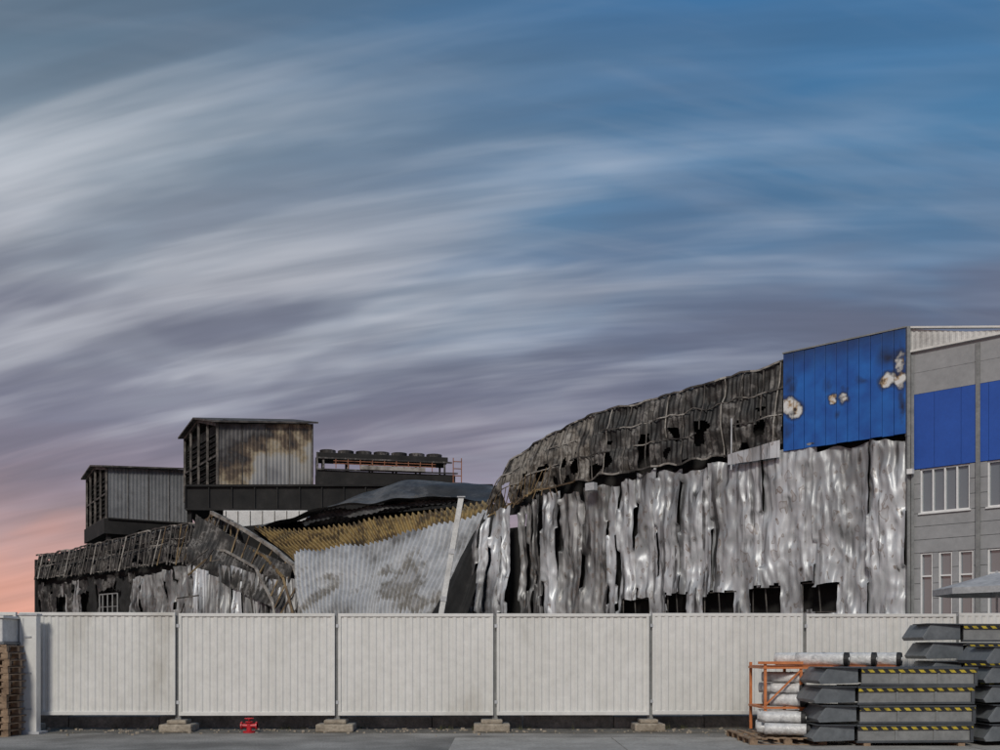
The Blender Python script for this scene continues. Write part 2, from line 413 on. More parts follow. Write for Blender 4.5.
for i,x in enumerate(posts):
    o=Vector((x,fy(x),0))
    pb.obox(o,fa,-fnrm,-.06,.06,.05,.11,.1,2.48)
    w=.38+random.uniform(-.06,.06); sh=random.uniform(-.08,.08)
    ft.obox(o,fa,-fnrm,-w+sh,w+sh,-.24,.42,0,.17)
    ft.obox(o,fa,-fnrm,-w*.6+sh,w*.6+sh,-.14,.32,.168,.26)
fr.out("frames",'fence',fence,bevel=.006)
pb.out("posts",'slate_l',fence); bo_.out("clamps",'galv',fence)
ft.out("concrete_feet",'block',fence,bevel=.03)
gp=empty("gate_post")
b=Buf(); b.box(-9.98,-9.62,20.75,20.95,0,2.46); b.out("post",'fence',gp,bevel=.01)
b=Buf(); b.box(-10.0,-9.60,20.73,20.97,2.46,2.50); b.box(-10.08,-9.52,20.65,21.05,0,.05); b.out("cap_and_base",'galv',gp)
b=Buf(); b.box(-9.9,-9.885,20.74,20.748,.1,2.4)
for z in (.5,1.25,2.0): b.box(-9.86,-9.72,20.73,20.748,z,z+.03)
b.out("straps",'galv',gp)

# ------------------------------------------------------------------ pallet stack, left
def pallet(b,x0,y0,z,w=1.2,d=1.0):
    for k in range(3):
        yy=y0+k*(d-.1)/2; b.box(x0,x0+w,yy,yy+.1,z,z+.02)
        for j in range(3):
            xx=x0+j*(w-.14)/2; b.box(xx,xx+.14,yy+.003,yy+.097,z+.021,z+.1)
    for k in range(7):
        xx=x0+k*(w-.1)/6; b.box(xx,xx+.1,y0-.004,y0+d+.004,z+.101,z+.123)
    b.box(x0,x0+w,y0+.001,y0+.02,z+.1235,z+.14)
ps=empty("wooden_pallet_stack")
for k in range(13):
    b=Buf(); pallet(b,-11.05+random.uniform(-.03,.03),20.0+random.uniform(-.03,.03),.0+k*.142)
    b.out("pallet",'wood',ps)
bx=empty("white_storage_box")
b=Buf(); b.box(-11.1,-9.95,20.05,20.95,1.86,1.90); b.out("base",'slate',bx)
b=Buf(); b.box(-11.05,-10.0,20.1,20.9,1.90,2.38); b.out("body",'white_metal',bx,bevel=.02)
b=Buf(); b.box(-11.09,-9.96,20.06,20.94,2.38,2.43); b.out("lid",'fence',bx,bevel=.01)

# ------------------------------------------------------------------ red standpipe valve
rv=empty("red_standpipe_valve")
b=Buf(); X,Y=-5.28,21.05
b.tube([(X,Y,0),(X,Y,.04)],.13,14); b.tube([(X,Y,.04),(X,Y,.22)],.055,12)
b.tube([(X-.17,Y,.15),(X+.17,Y,.15)],.045,12); b.tube([(X-.17,Y,.15),(X-.14,Y,.15)],.085,12); b.tube([(X+.14,Y,.15),(X+.17,Y,.15)],.085,12)
b.tube([(X,Y,.22),(X,Y,.24)],.085,12); b.tube([(X,Y,.24),(X,Y,.30)],.02,8)
b.tube([(X+.09*math.cos(t*.5236),Y+.09*math.sin(t*.5236),.30) for t in range(13)],.012,6,False)
b.beam((X-.09,Y,.30),(X+.09,Y,.30),.015); b.beam((X,Y-.09,.30),(X,Y+.09,.30),.015)
b.out("valve_body",'red',rv)

# ------------------------------------------------------------------ burnt warehouse
wh=empty("burnt_warehouse")
topt=[(5.2,14.5),(9.5,14.15),(12.3,14.0),(15.3,13.9),(17,13.65),(19,13.2),(20,12.9),(21.6,12.3),(22.2,11.4),(22.8,10.0)]
bott=[(5.2,10.8),(10,10.6),(16,10.5),(19.3,10.2),(22.8,9.2)]
holes=[(2.89,4.54,3.40,4.66),(5.50,6.90,3.2,4.55),(7.72,9.38,3.1,4.45),(10.25,11.4,3.0,4.50),(12.44,14.0,2.9,4.30)]
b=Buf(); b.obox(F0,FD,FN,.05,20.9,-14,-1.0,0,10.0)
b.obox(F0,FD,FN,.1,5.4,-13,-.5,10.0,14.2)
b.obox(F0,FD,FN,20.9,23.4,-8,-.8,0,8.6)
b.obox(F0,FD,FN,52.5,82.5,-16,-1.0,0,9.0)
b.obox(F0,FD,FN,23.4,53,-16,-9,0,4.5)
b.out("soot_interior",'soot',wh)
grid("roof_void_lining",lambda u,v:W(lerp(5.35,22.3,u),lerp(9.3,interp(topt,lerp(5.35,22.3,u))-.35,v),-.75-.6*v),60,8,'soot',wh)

def curtain(s0,s1,topf,zb,mname,w=1.05,off=0.0,holes=(),amp=.20,skip=0.0,seed=0,lean=0.0,gap=.10,crease=.10,tear=.35):
    rnd=random.Random(seed); s=s0; k=0
    while s<s1-.15:
        ww=min(w*rnd.uniform(.6,1.3), s1-s)
        if rnd.random()<skip: s+=ww; k+=1; continue
        sd=seed*13.1+k*3.7; o0=off+rnd.uniform(-.05,.06)
        ztj=rnd.uniform(-.25,.2); sw=rnd.uniform(-.10,.10); open_=rnd.random()<tear
        mm=mname if isinstance(mname,str) else rnd.choice(mname)
        nu=max(8,int(ww*16))
        def f(u,v,s=s,ww=ww,sd=sd,o0=o0,ztj=ztj,sw=sw,open_=open_):
            zt=topf(s+u*ww)+ztj+.25*fn(u*3+sd,1.3)
            z=lerp(zb,zt,v)
            pin=(gap+.22*max(0,fn(sd,z*.3)+.1)*(1.5 if open_ else .15))*min(1,1.3/ww)
            c=s+ww/2+sw*(1-v)+.08*fn(sd+5,z*.3)
            ss=c+(u-.5)*ww*(1.02-pin)
            r1=abs(fn(ss*1.6+.5*fn(z*.5,sd),z*.22,3)); r2=abs(fn(ss*3.0+.6*fn(z,sd+2),z*.7,9)); r3=abs(fn(ss*1.4,z*1.3,31))
            bub=amp*fn(ss*.7,z*.45,5)
            edge=(.12*(abs(u-.5)*2)**6)*(1 if fn(sd,z*.4,2)>0 else -1.2)
            return W(ss,z,o0+crease*(1-2.6*r1)+.06*(1-3*r2)-.12*r3+bub+edge+lean*(1-v))
        def keep(u,v,s=s,ww=ww):
            ss=s+u*ww; z=lerp(zb,topf(ss),v)
            for h in holes:
                if h[0]+.12*fn(z*2,1)<ss<h[1]+.12*fn(z*2,5) and h[2]+.1*fn(ss*2,7)<z<h[3]+.22*fn(ss*2.2,2): return False
            return True
        grid("crumpled_cladding_panel",f,nu,96,mm,wh,True,keep)
        s+=ww; k+=1
def t1(s): return interp([(0,10.45),(5.3,10.5),(7,10.35),(12,10.3),(16,10.2),(19,9.9),(21.5,9.5)],s)
curtain(.05,9.0,t1,0,'crumple',2.2,0,holes,seed=1,gap=-.02,amp=.25,tear=.25)
curtain(9.0,14.8,t1,0,'crumple',1.7,0,holes,seed=12,gap=.01,amp=.25)
curtain(14.8,19.3,t1,0,('crumple','crumple','crumple_dark'),1.3,0.02,(),seed=2,gap=.05,amp=.3,tear=.6)
curtain(19.3,20.9,lambda s:9.8,0,'crumple_dark',.8,-.25,(),seed=3,gap=.15,amp=.3)
curtain(20.9,25.4,lambda s:interp([(20.9,9.7),(22.8,9.4),(23.6,8.6),(24.6,5.6),(25.4,4.0)],s),0,('crumple','crumple','crumple_dark'),.9,.25,(),seed=4,gap=.08,amp=.35,lean=1.1)
b=Buf()
for h in holes:
    for (p,q) in (((h[0],h[2]),(h[1],h[2])),((h[0],h[3]),(h[1],h[3])),((h[0],h[2]),(h[0],h[3])),((h[1],h[2]),(h[1],h[3])),((.5*(h[0]+h[1]),h[2]),(.5*(h[0]+h[1])+.1,h[3]))):
        b.beam(W(p[0],p[1],-.14),W(q[0],q[1],-.14),.05)
b.out("window_opening_frames",'rail',wh)
def band(u,v):
    s=lerp(5.35,22.7,u); zb=interp(bott,s)+.22*fn(s*1.3,8); zt=interp(topt,s)+.05*fn(s*2.2,4)+.12*fn(s*.7,6)
    z=lerp(zb,zt,v)
    tier=.10*((v*3+.3*fn(s*.6,2))%1.0)
    c=.045*math.sin(s*2*math.pi/.30)*(1+fn(s,z))+.22*fn(s*.5,z*.6,2)+.22*fn(s*1.3,z*.7,5)+.10*fn(s*3.1,z*1.9,6)
    belly=.40*math.sin(v*math.pi)*(.3+.7*u)
    return W(s+.25*u*(1-v),z,.05+c+belly+tier-.45*v)
def bandg(nm,ua,ub,m,keep):
    grid(nm,lambda u,v:band(lerp(ua,ub,u),v),int(620*(ub-ua)),36,m,wh,True,keep)
bandg("eaves_sheet",0,.60,'band',lambda u,v: not (v<.5 and fn(u*14,v*4,7)>.16))
bandg("eaves_sheet_bleached",.60,1.0,'band_tan',lambda u,v: not (v<.45 and fn(u*12,v*4,7)>.10))
b=Buf(); bl=Buf(); bo=Buf()
def bandpt(s,v,o=0):
    u=(s-5.35)/(22.7-5.35); p=band(min(max(u,0),1),v); return p+FN*o
for v,w in ((1.0,.08),(.66,.05),(.34,.05),(0.0,.08)):
    pts=[bandpt(5.35+i*(17.3/70),v if v<1 else .995,.10)+Vector((0,0,(.04 if v==1 else .16)*fn(i*.3,v*9))) for i in range(71)]
    for i in range(70):
        if 0<v<1 and fn(i*.13,v*11)<-.12: continue
        (bo if (v<.2 and i>44) else bl if (fn(i*.15,v*5)>.0) else b).beam(pts[i],pts[i+1],w)
for i in range(17):
    s=5.5+i*1.0+random.uniform(-.2,.2); ds=random.uniform(-.15,.15)
    pts=[bandpt(s+ds*(1-t/8),t/8,.08) for t in range(9)]
    for j in range(random.choice((0,0,3)),8): (b if i%3 else bl).beam(pts[j],pts[j+1],.05)
for i in range(14):
    s=18+i*.32; p=bandpt(s,.03,.2); q=p+Vector((random.uniform(-.25,.25),0,-random.uniform(.2,.7)))
    bo.beam(p,q,.05)
    p=bandpt(s,.33,.2); q=bandpt(s+.4,.02,.25); bo.beam(p,q,.035)
b.out("eaves_rails",'rail',wh); bl.out("bleached_eaves_rails",'rail_l',wh); bo.out("burnt_straps",'strap',wh)
grid("roof_edge_flashing",lambda u,v:W(lerp(5.35,22.0,u),interp(topt,lerp(5.35,22.0,u))+.04+.05*fn(u*30,2)-.5*v*v,-.40-2.2*v),90,4,'band',wh)
b=Buf()
xs=[i*5.28/11 for i in range(12)]
for i in range(11):
    a,c=xs[i]+.010,xs[i+1]-.010; zt=14.62+.02*(i%2); j=.03*fn(i*2.3); zb=10.42+.05*fn(i*1.7,3)
    p=[W(a,zb,.18+j),W(c,zb,.18+j),W(c,zb,.10+j),W(a,zb,.10+j),W(a,zt,.18+j),W(c,zt,.18+j),W(c,zt,.10+j),W(a,zt,.10+j)]
    b.hexa(p)
b.out("blue_scorched_cladding",'blue_burnt',wh,bevel=.01)
b=Buf(); b.beam(W(-.02,14.66,.14),W(5.3,14.68,.14),.14,.06); b.beam(W(-.06,10.3,.12),W(-.06,14.66,.12),.14,.2)
b.beam(W(-.07,0,.12),W(-.07,10.3,.12),.12,.16)
b.out("corner_trim",'slate_l',wh)
grid("hanging_grey_sheet",lambda u,v:W(lerp(5.35,7.9,u),lerp(10.15,10.9,v)-.3*u*v,.35+.08*fn(u*3,v)),16,6,'crumple',wh)
b=Buf(); b.beam(W(7.75,9.9,.3),W(7.7,12.2,.35),.06); b.out("vent_pipe",'galv',wh)
b=Buf(); b.obox(W(15.4,0,.5),FD,FN,-.28,.28,0,.3,9.75,10.15); b.beam(W(15.4,9.95,.0),W(15.4,9.95,.55),.06); b.out("flood_light",'galv',wh,bevel=.03)

# ---- left wing
lt=[(46.5,9.3),(48.5,11.0),(51,12.0),(54,11.6),(58,11.75),(66,11.4),(76,11.1),(83,11.0)]
def lband(u,v,o=0):
    s=lerp(48.0,83.0,u); zt=interp(lt,s)+.12*fn(s*.8,3); zb=zt-lerp(3.2,2.2,u)
    z=lerp(zb,zt,v)
    return W(s,z,o+.06*math.sin(s*2*math.pi/.45)+.25*fn(s*.4,z*.5,8)+.25*((v*2)%1.0)-.5*v)
grid("left_eaves_sheet",lband,620,14,'band',wh,True,lambda u,v: fn(u*26,v*4,3)<.26 or v>.75)
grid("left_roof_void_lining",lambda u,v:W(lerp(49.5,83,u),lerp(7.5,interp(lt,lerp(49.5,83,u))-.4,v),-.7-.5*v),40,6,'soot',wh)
b=Buf(); bo=Buf(); bl=Buf()
for v,w in ((.995,.12),(.66,.06),(.49,.08),(0.0,.10)):
    pts=[lband(i/70,v,.2)+Vector((0,0,.10*fn(i*.6,v*7))) for i in range(71)]
    for i in range(70): (bo if (i<12 and v in (.995,.49)) else bl if fn(i*.2,v*4)>.12 else b).beam(pts[i],pts[i+1],w)
for i in range(44):
    u=(i+.3*random.random())/44
    a=lband(u,.99,.25); c=lband(min(1,u+random.uniform(-.006,.01)),-.08,.25)
    (bo if i<14 and i%3==1 else b if i%7 else bl).beam(a,c,.08 if i%3 else .11)
for i in range(7):
    u=i/30; a=lband(u,.95,.35); c=lband(min(1,u+.035),.05,.35); bo.beam(a,c,.05)
b.out("left_eaves_rails",'rail',wh); bl.out("left_bleached_rails",'rail_l',wh); bo.out("left_burnt_straps",'strap',wh)
curtain(49.5,63.5,lambda s:interp([(49,7.6),(53,8.6),(62,7.9)],s),0,('crumple','crumple_dark','crumple_dark'),2.2,.15,(),seed=7,gap=.05,amp=.4,skip=.12,crease=.14)
curtain(63.5,83,lambda s:8.2,0,('band','band','crumple_dark','soot'),1.6,-.1,((66.2,69.8,3.0,7.1),(72,74,4,7),(77,79,4,7)),seed=8,gap=.02,amp=.3)
b=Buf()
for s in (66.4,67.3,68.2,69.1,69.7): b.beam(W(s,4.4,.1),W(s,6.7,.1),.10)
b.beam(W(66.4,6.7,.1),W(69.7,6.7,.1),.10); b.beam(W(66.4,5.6,.1),W(69.7,5.6,.1),.06)
b.out("left_window_frame",'slate_l',wh)
b=Buf(); b.obox(W(83,0,0),FN,FD,-14,.1,0,.3,0,10.6); b.out("far_end_wall",'soot',wh)

# ---- collapsed middle
def sheet(name,p00,p10,p11,p01,nu,nv,m,corr_n=0,ca=.07,along='u',sag=0,rip=.25,seed=0,vs=0):
    p00,p10,p11,p01=map(Vector,(p00,p10,p11,p01))
    nrm=(p10-p00).cross(p01-p00).normalized()
    def f(u,v):
        p=p00.lerp(p10,u).lerp(p01.lerp(p11,u),v)
        c=ca*math.sin((u if along=='u' else v)*corr_n*2*math.pi) if corr_n else 0
        r=rip*fn(u*2.5+seed,v*2,seed)+rip*.22*fn(u*8,v*6,seed)
        q=p+nrm*(c+r)
        q.z+=sag*4*(u*(1-u))+vs*4*v*(1-v)+.25*rip*fn(u*9,seed)
        return q
    return grid(name,f,nu,nv,m,wh)
sheet("fallen_pale_roof_sheet",(-13.6,66,8.2),(-.6,59,10.2),(-4.6,50.5,1.8),(-10.6,56,.8),560,60,'greysheet',40,.11,'u',-.5,.9,1,-.7)
sheet("fallen_sheet_dark_fold",(-.9,60,9.6),(.6,59,9.2),(-.4,55,1.0),(-3.6,53,1.0),60,40,'darksheet',8,.08,'u',0,.4,2)  # dark rippled fold of sheet just right of the pale one
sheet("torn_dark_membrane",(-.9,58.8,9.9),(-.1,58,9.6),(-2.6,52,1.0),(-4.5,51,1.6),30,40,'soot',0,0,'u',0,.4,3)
sheet("ochre_deck",(-18.4,74,11.0),(-.3,66,12.0),(-1.0,62,9.9),(-14.0,67.5,8.0),560,20,'ochre',46,.14,'u',-.75,.5,3)
sheet("dark_roof_mound",(-19,77,11.2),(-.0,76,14.5),(-.3,67.5,12.0),(-18.2,75,11.0),120,30,'darksheet',0,0,'u',1.0,.8,4)
sheet("dark_roof_flap",(-15.0,75,11.4),(-5.0,72,13.2),(-2.0,68.5,12.1),(-14.0,72.5,10.9),100,20,'darksheet',30,.05,'u',.15,.7,5)
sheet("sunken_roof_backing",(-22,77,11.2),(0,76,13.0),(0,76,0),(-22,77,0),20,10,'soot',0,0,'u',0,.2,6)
b=Buf(); b.box(-21.6,-15.0,78,79.5,11.3,12.75); b.out("pale_duct",'white_metal',wh,bevel=.05)
b=Buf()
for i in range(7): b.box(-21.4+i*.95,-21.35+i*.95,77.95,78,11.35,12.7)
b.out("duct_seams",'rail',wh)
b=Buf(); bo=Buf(); bl=Buf()
def P(x,y,z): return Vector((x,y,z))
lines=[[P(-21.5,74.5,12.1),P(-18.5,71,10.6),P(-15.5,68.5,8.8),P(-13.6,66,7.4),P(-12.4,65,4.0),P(-11.6,64.5,0)],
       [P(-22.5,74.5,11.2),P(-18.8,71,9.6),P(-16,68,8.2),P(-14.3,66,6.6),P(-13.3,65,3.6),P(-12.4,64.5,0)],
       [P(-23.5,75,9.5),P(-19.5,71,8.9),P(-16.5,67.5,7.4),P(-15,66,5.0),P(-14.4,65,2.5),P(-14,64.5,0)]]
for k,l in enumerate(lines[:3]):
    for i in range(len(l)-1): (bo if k==1 else bl).beam(l[i],l[i+1],.24 if k==0 else .15)
for i in range(5):
    for t in (0,.33,.66):
        a=lines[0][i].lerp(lines[0][i+1],t); c=lines[2][i].lerp(lines[2][i+1],min(1,t+.2)); (bo if random.random()<.5 else b).beam(a,c,.09)
for i in range(22):
    a=P(random.uniform(-21,-13),random.uniform(64,70),random.uniform(3,9)); c=a+P(random.uniform(-2,2),random.uniform(-1,1),random.uniform(-3,1.5))
    (b if i%3 else bo).beam(a,c,random.uniform(.05,.10))
b.out("fallen_beams",'rail',wh); bl.out("fallen_bleached_beams",'rail_l',wh); bo.out("fallen_rusty_beams",'strap',wh)
sheet("slumped_eaves",(-22.5,74,11.9),(-13.6,66,7.3),(-14.6,65.5,4.5),(-23.0,73.5,8.4),260,16,'band',26,.12,'u',-.2,.5,9)
for i in range(9):
    x=-21.8+i*1.05; y=71.5-i*.75; zt=interp([(0,7.6),(4,7.6),(8,6.0)],i)+random.uniform(-.5,.4)
    sheet("slumped_cladding_panel",(x,y,zt),(x+1.0,y-.5,zt-.3),(x+1.3+random.uniform(-.4,.4),y-1,0),(x+.2,y-.6,0),14,30,'crumple_dark' if i%3 else 'crumple',2,.10,'u',0,.4,20+i)
for i in range(6):
    x=random.uniform(-4,-1.5); y=random.uniform(50,52); z=random.uniform(.5,2.5); a=random.uniform(.8,1.6)
    sheet("debris_sheet",(x,y,z),(x+a,y+.5,z+random.uniform(-1,1)),(x+a,y+1,z+1.2),(x,y+1.2,z+random.uniform(.3,1.5)),8,8,random.choice(['crumple_dark','band']),0,0,'u',0,.5,40+i)

pole=empty("leaning_steel_column")
b=Buf(); b.beam((-3.5,49,0),(-1.9,49,9.3),.26,.05); b.beam((-3.5,49.1,0),(-1.9,49.1,9.3),.05,.16); b.beam((-3.5,49.2,0),(-1.9,49.2,9.3),.26,.05)
b.out("h_section",'white_metal',pole)
b=Buf(); b.beam((-3.8,49.1,0.03),(-3.2,49.1,.03),.5,.05); b.beam((-2.1,49.1,9.3),(-1.7,49.1,9.3),.4,.05)
for t in (.45,.7): b.beam((-3.5+1.6*t,48.96,9.3*t),(-3.47+1.6*t,48.96,9.3*t+.25),.3,.03)
b.out("end_plates",'galv',pole)

# ------------------------------------------------------------------ rooftop plant
ya=R(32); A=Vector((math.cos(ya),math.sin(ya),0)); S=Vector((-math.sin(ya),math.cos(ya),0))
def plant_room(o,L,D,z0,z1,rise,m,mdark,endrise=0):
    e=empty("rooftop_plant_room"); o=Vector(o)
    ap=.55
    zt=lambda t: interp([(0,z1),(ap,z1+rise),(1,z1+rise*.45)],t)
    top=lambda x: z1+endrise*x/L
    corr("front_wall",o,A,-S,L,lambda x:z0,top,.33,.03,m,e)
    corr("side_wall_right",o+A*L,S,A,D,lambda x:z0,lambda x:zt(x/D)+endrise,.33,.05,m,e)
    corr("back_wall",o+S*D,A,S,L,lambda x:z0,lambda x:zt(1),.33,.05,'soot',e)
    b=Buf(); b.obox(o,A,S,1.2,L-.1,.1,D-.1,z0,z1-.2); b.out("inner_core",'soot',e)
    b=Buf(); b.obox(o,A,S,.5,.9,.1,D-.1,z0,z1+rise*.3); b.out("gable_backing",'soot',e)
    b=Buf()
    for t in (0,.28,.55,.8,1):
        p=o+S*(D*t); b.beam(p+Vector((0,0,z0)),p+Vector((0,0,zt(t)-.1)),.2)
    for z in (z0+.1,(z0+z1)/2): b.beam(o+Vector((0,0,z)),o+S*D+Vector((0,0,z)),.15)
    b.beam(o+Vector((0,0,z1-.1)),o+S*(D*ap)+Vector((0,0,z1+rise-.1)),.25); b.beam(o+S*(D*ap)+Vector((0,0,z1+rise-.1)),o+S*D+Vector((0,0,zt(1)-.1)),.25)
    for k in range(5):
        p=o+A*(L*k/4)-S*.06
        b.beam(p+Vector((0,0,z0)),p+Vector((0,0,top(L*k/4))),.05 if 0<k<4 else .12)
    b.beam(o-S*.08+Vector((0,0,z0+.05)),o+A*L-S*.08+Vector((0,0,z0+.05)),.12)
    b.out("gable_frame",'rail',e)
    b=Buf()
    for i in range(10):
        z=z0+.3+i*(z1-z0-.5)/10
        b.beam(o+A*.25+S*.1+Vector((0,0,z)),o+A*.25+S*(D-.1)+Vector((0,0,z)),.28,.05)
    b.out("louvres",'soot',e)
    v=[]
    for th in (0,.14):
        for x in (-.5,L+.35):
            for t,zz in ((-.05,z1-.05),(ap,z1+rise),(1.05,zt(1)-.05)):
                p=o+A*x+S*(D*t); v.append((p.x,p.y,zz+th+(endrise*max(0,x)/L)))
    f=[(0,1,4,3),(1,2,5,4),(6,9,10,7),(7,10,11,8),(0,3,9,6),(2,8,11,5),(0,6,7,1),(1,7,8,2),(3,4,10,9),(4,5,11,10)]
    mesh("roof",v,f,'rail',e)
    return e
mA=scorch_wall("plant_room_wall_scorched",-22.6,14.9,20.4,1.0)
mB=mat("plant_room_wall_sooty",[(.3,(.05,.052,.055)),(.45,(.12,.125,.13)),(.58,(.20,.205,.21)),(.7,(.09,.09,.09))],scale=.22,stretch=(1,1,.8),rough=.7)
plant_room((-22.6,80,0),8.0,9.9,14.9,20.0,1.35,mA,'soot',.9)
plant_room((-35.4,90,0),7.3,9.8,13.7,18.3,.9,mB,'soot',.5)

pf=empty("steel_platform")
yb=R(12); A2=Vector((math.cos(yb),math.sin(yb),0)); S2=Vector((-math.sin(yb),math.cos(yb),0))
o=Vector((-24.9,79.2,0)); 
b=Buf()
P0=lambda x,y,z:o+A2*x+S2*y+Vector((0,0,z))
L=24.8
b.hexa([P0(0,0,13.0),P0(L,0,13.5),P0(L,10,13.5),P0(0,10,13.0),P0(0,0,14.85),P0(L,0,15.75),P0(L,10,15.75),P0(0,10,14.85)])
b.out("deck",'soot',pf)
b=Buf()
b.beam(P0(0,-.1,14.85),P0(L,-.1,15.75),.25,.16); b.beam(P0(0,-.1,13.0),P0(L,-.1,13.5),.25,.16)
for i in range(15):
    x=L*i/14; z0=lerp(13.0,13.5,i/14); z1=lerp(14.85,15.75,i/14)
    b.beam(P0(x,-.1,z0),P0(x,-.1,z1),.10)
b.out("edge_girder",'soot',pf)
b=Buf()
for x in (.3,6,12,18,24.3):
    for y in (.3,9): b.beam(P0(x,y,0),P0(x,y,13.2),.35)
b.out("legs",'soot',pf)
pf2=empty("steel_platform")
b=Buf(); ob=Vector((-35.2,89.6,0)); b.obox(ob,A,S,-.3,8.6,-.2,9.8,12.3,13.65)
for x in (0,2.8,5.6,8.2):
    for y in (.1,9.4): b.obox(ob,A,S,x,x+.35,y,y+.35,0,12.9)
b.out("deck_and_legs",'soot',pf2)
b=Buf()
b.beam(ob-S*.3+Vector((0,0,13.65)),ob-S*.3+A*8.6+Vector((0,0,13.65)),.12)
for x in (0,2.8,5.6): b.beam(ob+A*x-S*.25+Vector((0,0,11)),ob+A*(x+2.8)-S*.25+Vector((0,0,12.9)),.12)
b.obox(ob,A,S,-.4,9.0,-.4,9.9,10.6,11.2)
b.out("rails_and_braces",'soot',pf2)

cd=empty("rooftop_condenser")
oc=P0(10.6,1.0,0)
C=lambda x,y,z:oc+A2*x+S2*y+Vector((0,0,z))
b=Buf(); b.obox(oc,A2,S2,-.4,11.2,0,3,15.3,16.7); b.obox(oc,A2,S2,-.3,10.6,.2,2.8,17.75,18.2); b.out("coil_casing",'soot',cd,bevel=.03)
b=Buf()
for x in (.2,2.2,4.2,6.2,8.2,10.3):
    b.beam(C(x,.1,15.2),C(x,.1,17.8),.16); b.beam(C(x,2.9,15.2),C(x,2.9,17.8),.16)
b.beam(C(-.3,-.05,17.7),C(10.9,-.05,17.7),.12); b.beam(C(-.3,-.08,16.75),C(11.4,-.08,16.8),.12)
b.out("support_frame",'band',cd)
b=Buf()
for i in range(7):
    x=.6+i*1.5; b.tube([C(x,1.5,18.2),C(x,1.5,18.3),C(x,1.5,18.6)],[.72,.66,.68],18)
b.out("fan_cowls",'band',cd)
b=Buf()
for z in (17.25,17.48): b.beam(C(1.0,-.15,z),C(9.5,-.15,z),.06)
for i in range(9): b.beam(C(1.2+i*1.0,-.18,16.85),C(1.2+i*1.0,-.18,17.62),.06)
for z in (16.0,16.6,17.2,17.8): b.beam(C(11.0,-.15,z),C(11.7,-.15,z),.07)
b.beam(C(11.0,-.15,15.6),C(11.0,-.15,18.1),.08); b.beam(C(11.7,-.15,15.6),C(11.7,-.15,18.1),.08)
b.out("pipework_and_ladder",'rust',cd)
b=Buf(); b.obox(oc,A2,S2,3.2,8.6,-.3,0,16.82,17.15); b.out("rusty_header",'rail_l',cd)
b=Buf(); b.beam(C(-.3,.2,15.3),C(-.3,.2,18.2),.14); b.beam(C(-.3,2.6,15.3),C(-.3,2.6,18.2),.14); b.out("end_frames",'band',cd)

# ------------------------------------------------------------------ intact office wing (right)
ob_=empty("office_building")
L=16.0
FDr=-FD
def WR(x,z,off=0): return W(-x,z,off)
b=Buf()
wins=[(.49,2.37,7.2,8.95,4),(3.0,4.9,7.2,8.95,4),(5.6,7.5,7.2,8.95,4),(8.2,10.1,7.2,8.95,4),(10.8,12.7,7.2,8.95,4),
      (.49,.98,2.6,5.62,1),(1.2,1.72,2.6,5.62,1),(1.95,2.5,2.6,5.62,1),(3.0,3.55,2.6,5.62,1),(3.8,4.3,2.6,5.62,1),(4.5,5.0,2.6,5.62,1),
      (5.6,6.1,2.6,5.62,1),(6.4,6.9,2.6,5.62,1),(8.2,8.7,2.6,5.62,1),(9,9.5,2.6,5.62,1)]
def wallrow(z0,z1,ws,buf):
    x=.05
    for w in sorted(ws):
        buf.obox(F0,FDr,FN,x,w[0],-.3,0,z0,z1); x=w[1]
    buf.obox(F0,FDr,FN,x,L,-.3,0,z0,z1)
def course(z0,z1,ws=()):
    n=max(1,round((z1-z0)/.6)); h=(z1-z0)/n
    for i in range(n): wallrow(z0+i*h+.008,z0+(i+1)*h-.008,ws,b)
course(0,2.6); course(2.6,5.62,[w for w in wins if w[2]==2.6]); course(5.62,7.2); course(7.2,8.95,[w for w in wins if w[2]==7.2])
b.out("grey_block_walls",'grey_clad',ob_,bevel=.004)
b=Buf(); b.obox(F0,FDr,FN,.1,L-.1,-12,-.32,0,13.3); b.out("inner_core",'slate_l',ob_)
b=Buf(); x=.05
while x<L:
    x1=min(L,x+1.0); b.obox(F0,FDr,FN,x+.006,x1-.006,-.28,.03,8.96,11.93); x=x1
b.out("blue_cladding",'blue_clad',ob_,bevel=.006)
b=Buf(); b.obox(F0,FDr,FN,.05,L,-.28,.03,11.94,12.78); b.obox(F0,FDr,FN,.05,L,-.28,.032,12.79,13.62); b.out("grey_parapet",'grey_clad',ob_)
corr("gable_strip",F0+FN*.02,FDr,FN,L,lambda x:13.64,lambda x:interp([(0,14.62),(2.35,14.0),(4.2,13.7),(16,13.66)],x),.22,.02,'white_metal',ob_)
b=Buf(); b.beam(WR(.05,13.66,.1),WR(L,13.66,.1),.12,.08); b.beam(WR(0,14.66,.05),WR(4.4,13.72,.05),.2,.07); b.out("verge_trim",'fence',ob_)
b=Buf(); b.beam(WR(.22,0,.10),WR(.22,13.5,.10),.11); b.obox(F0,FDr,FN,2.6,2.76,.031,.08,0,13.5)
b.out("downpipes",'slate_l',ob_)
fb=Buf(); gb=Buf(); cb=Buf()
for (x0,x1,z0,z1,n) in wins:
    gb.obox(F0,FDr,FN,x0+.01,x1-.01,-.2,-.17,z0+.01,z1-.01)
    t=.06
    fb.obox(F0,FDr,FN,x0+.003,x1-.003,-.17,-.05,z0+.003,z0+t); fb.obox(F0,FDr,FN,x0+.003,x1-.003,-.17,-.05,z1-t,z1-.003)
    for i in range(n+1):
        xc=lerp(x0+t/2+.003,x1-t/2-.003,i/n); fb.obox(F0,FDr,FN,xc-t/2,xc+t/2,-.168,-.052,z0+t,z1-t)
    if n==1: fb.obox(F0,FDr,FN,x0+t,x1-t,-.16,-.06,z1-.95,z1-.89)
    cb.obox(F0,FDr,FN,x0-.05,x1+.05,-.04,.07,z0-.06,z0-.003)
gb.out("glass",'glass',ob_); fb.out("window_frames",'frame',ob_); cb.out("sills",'frame',ob_)
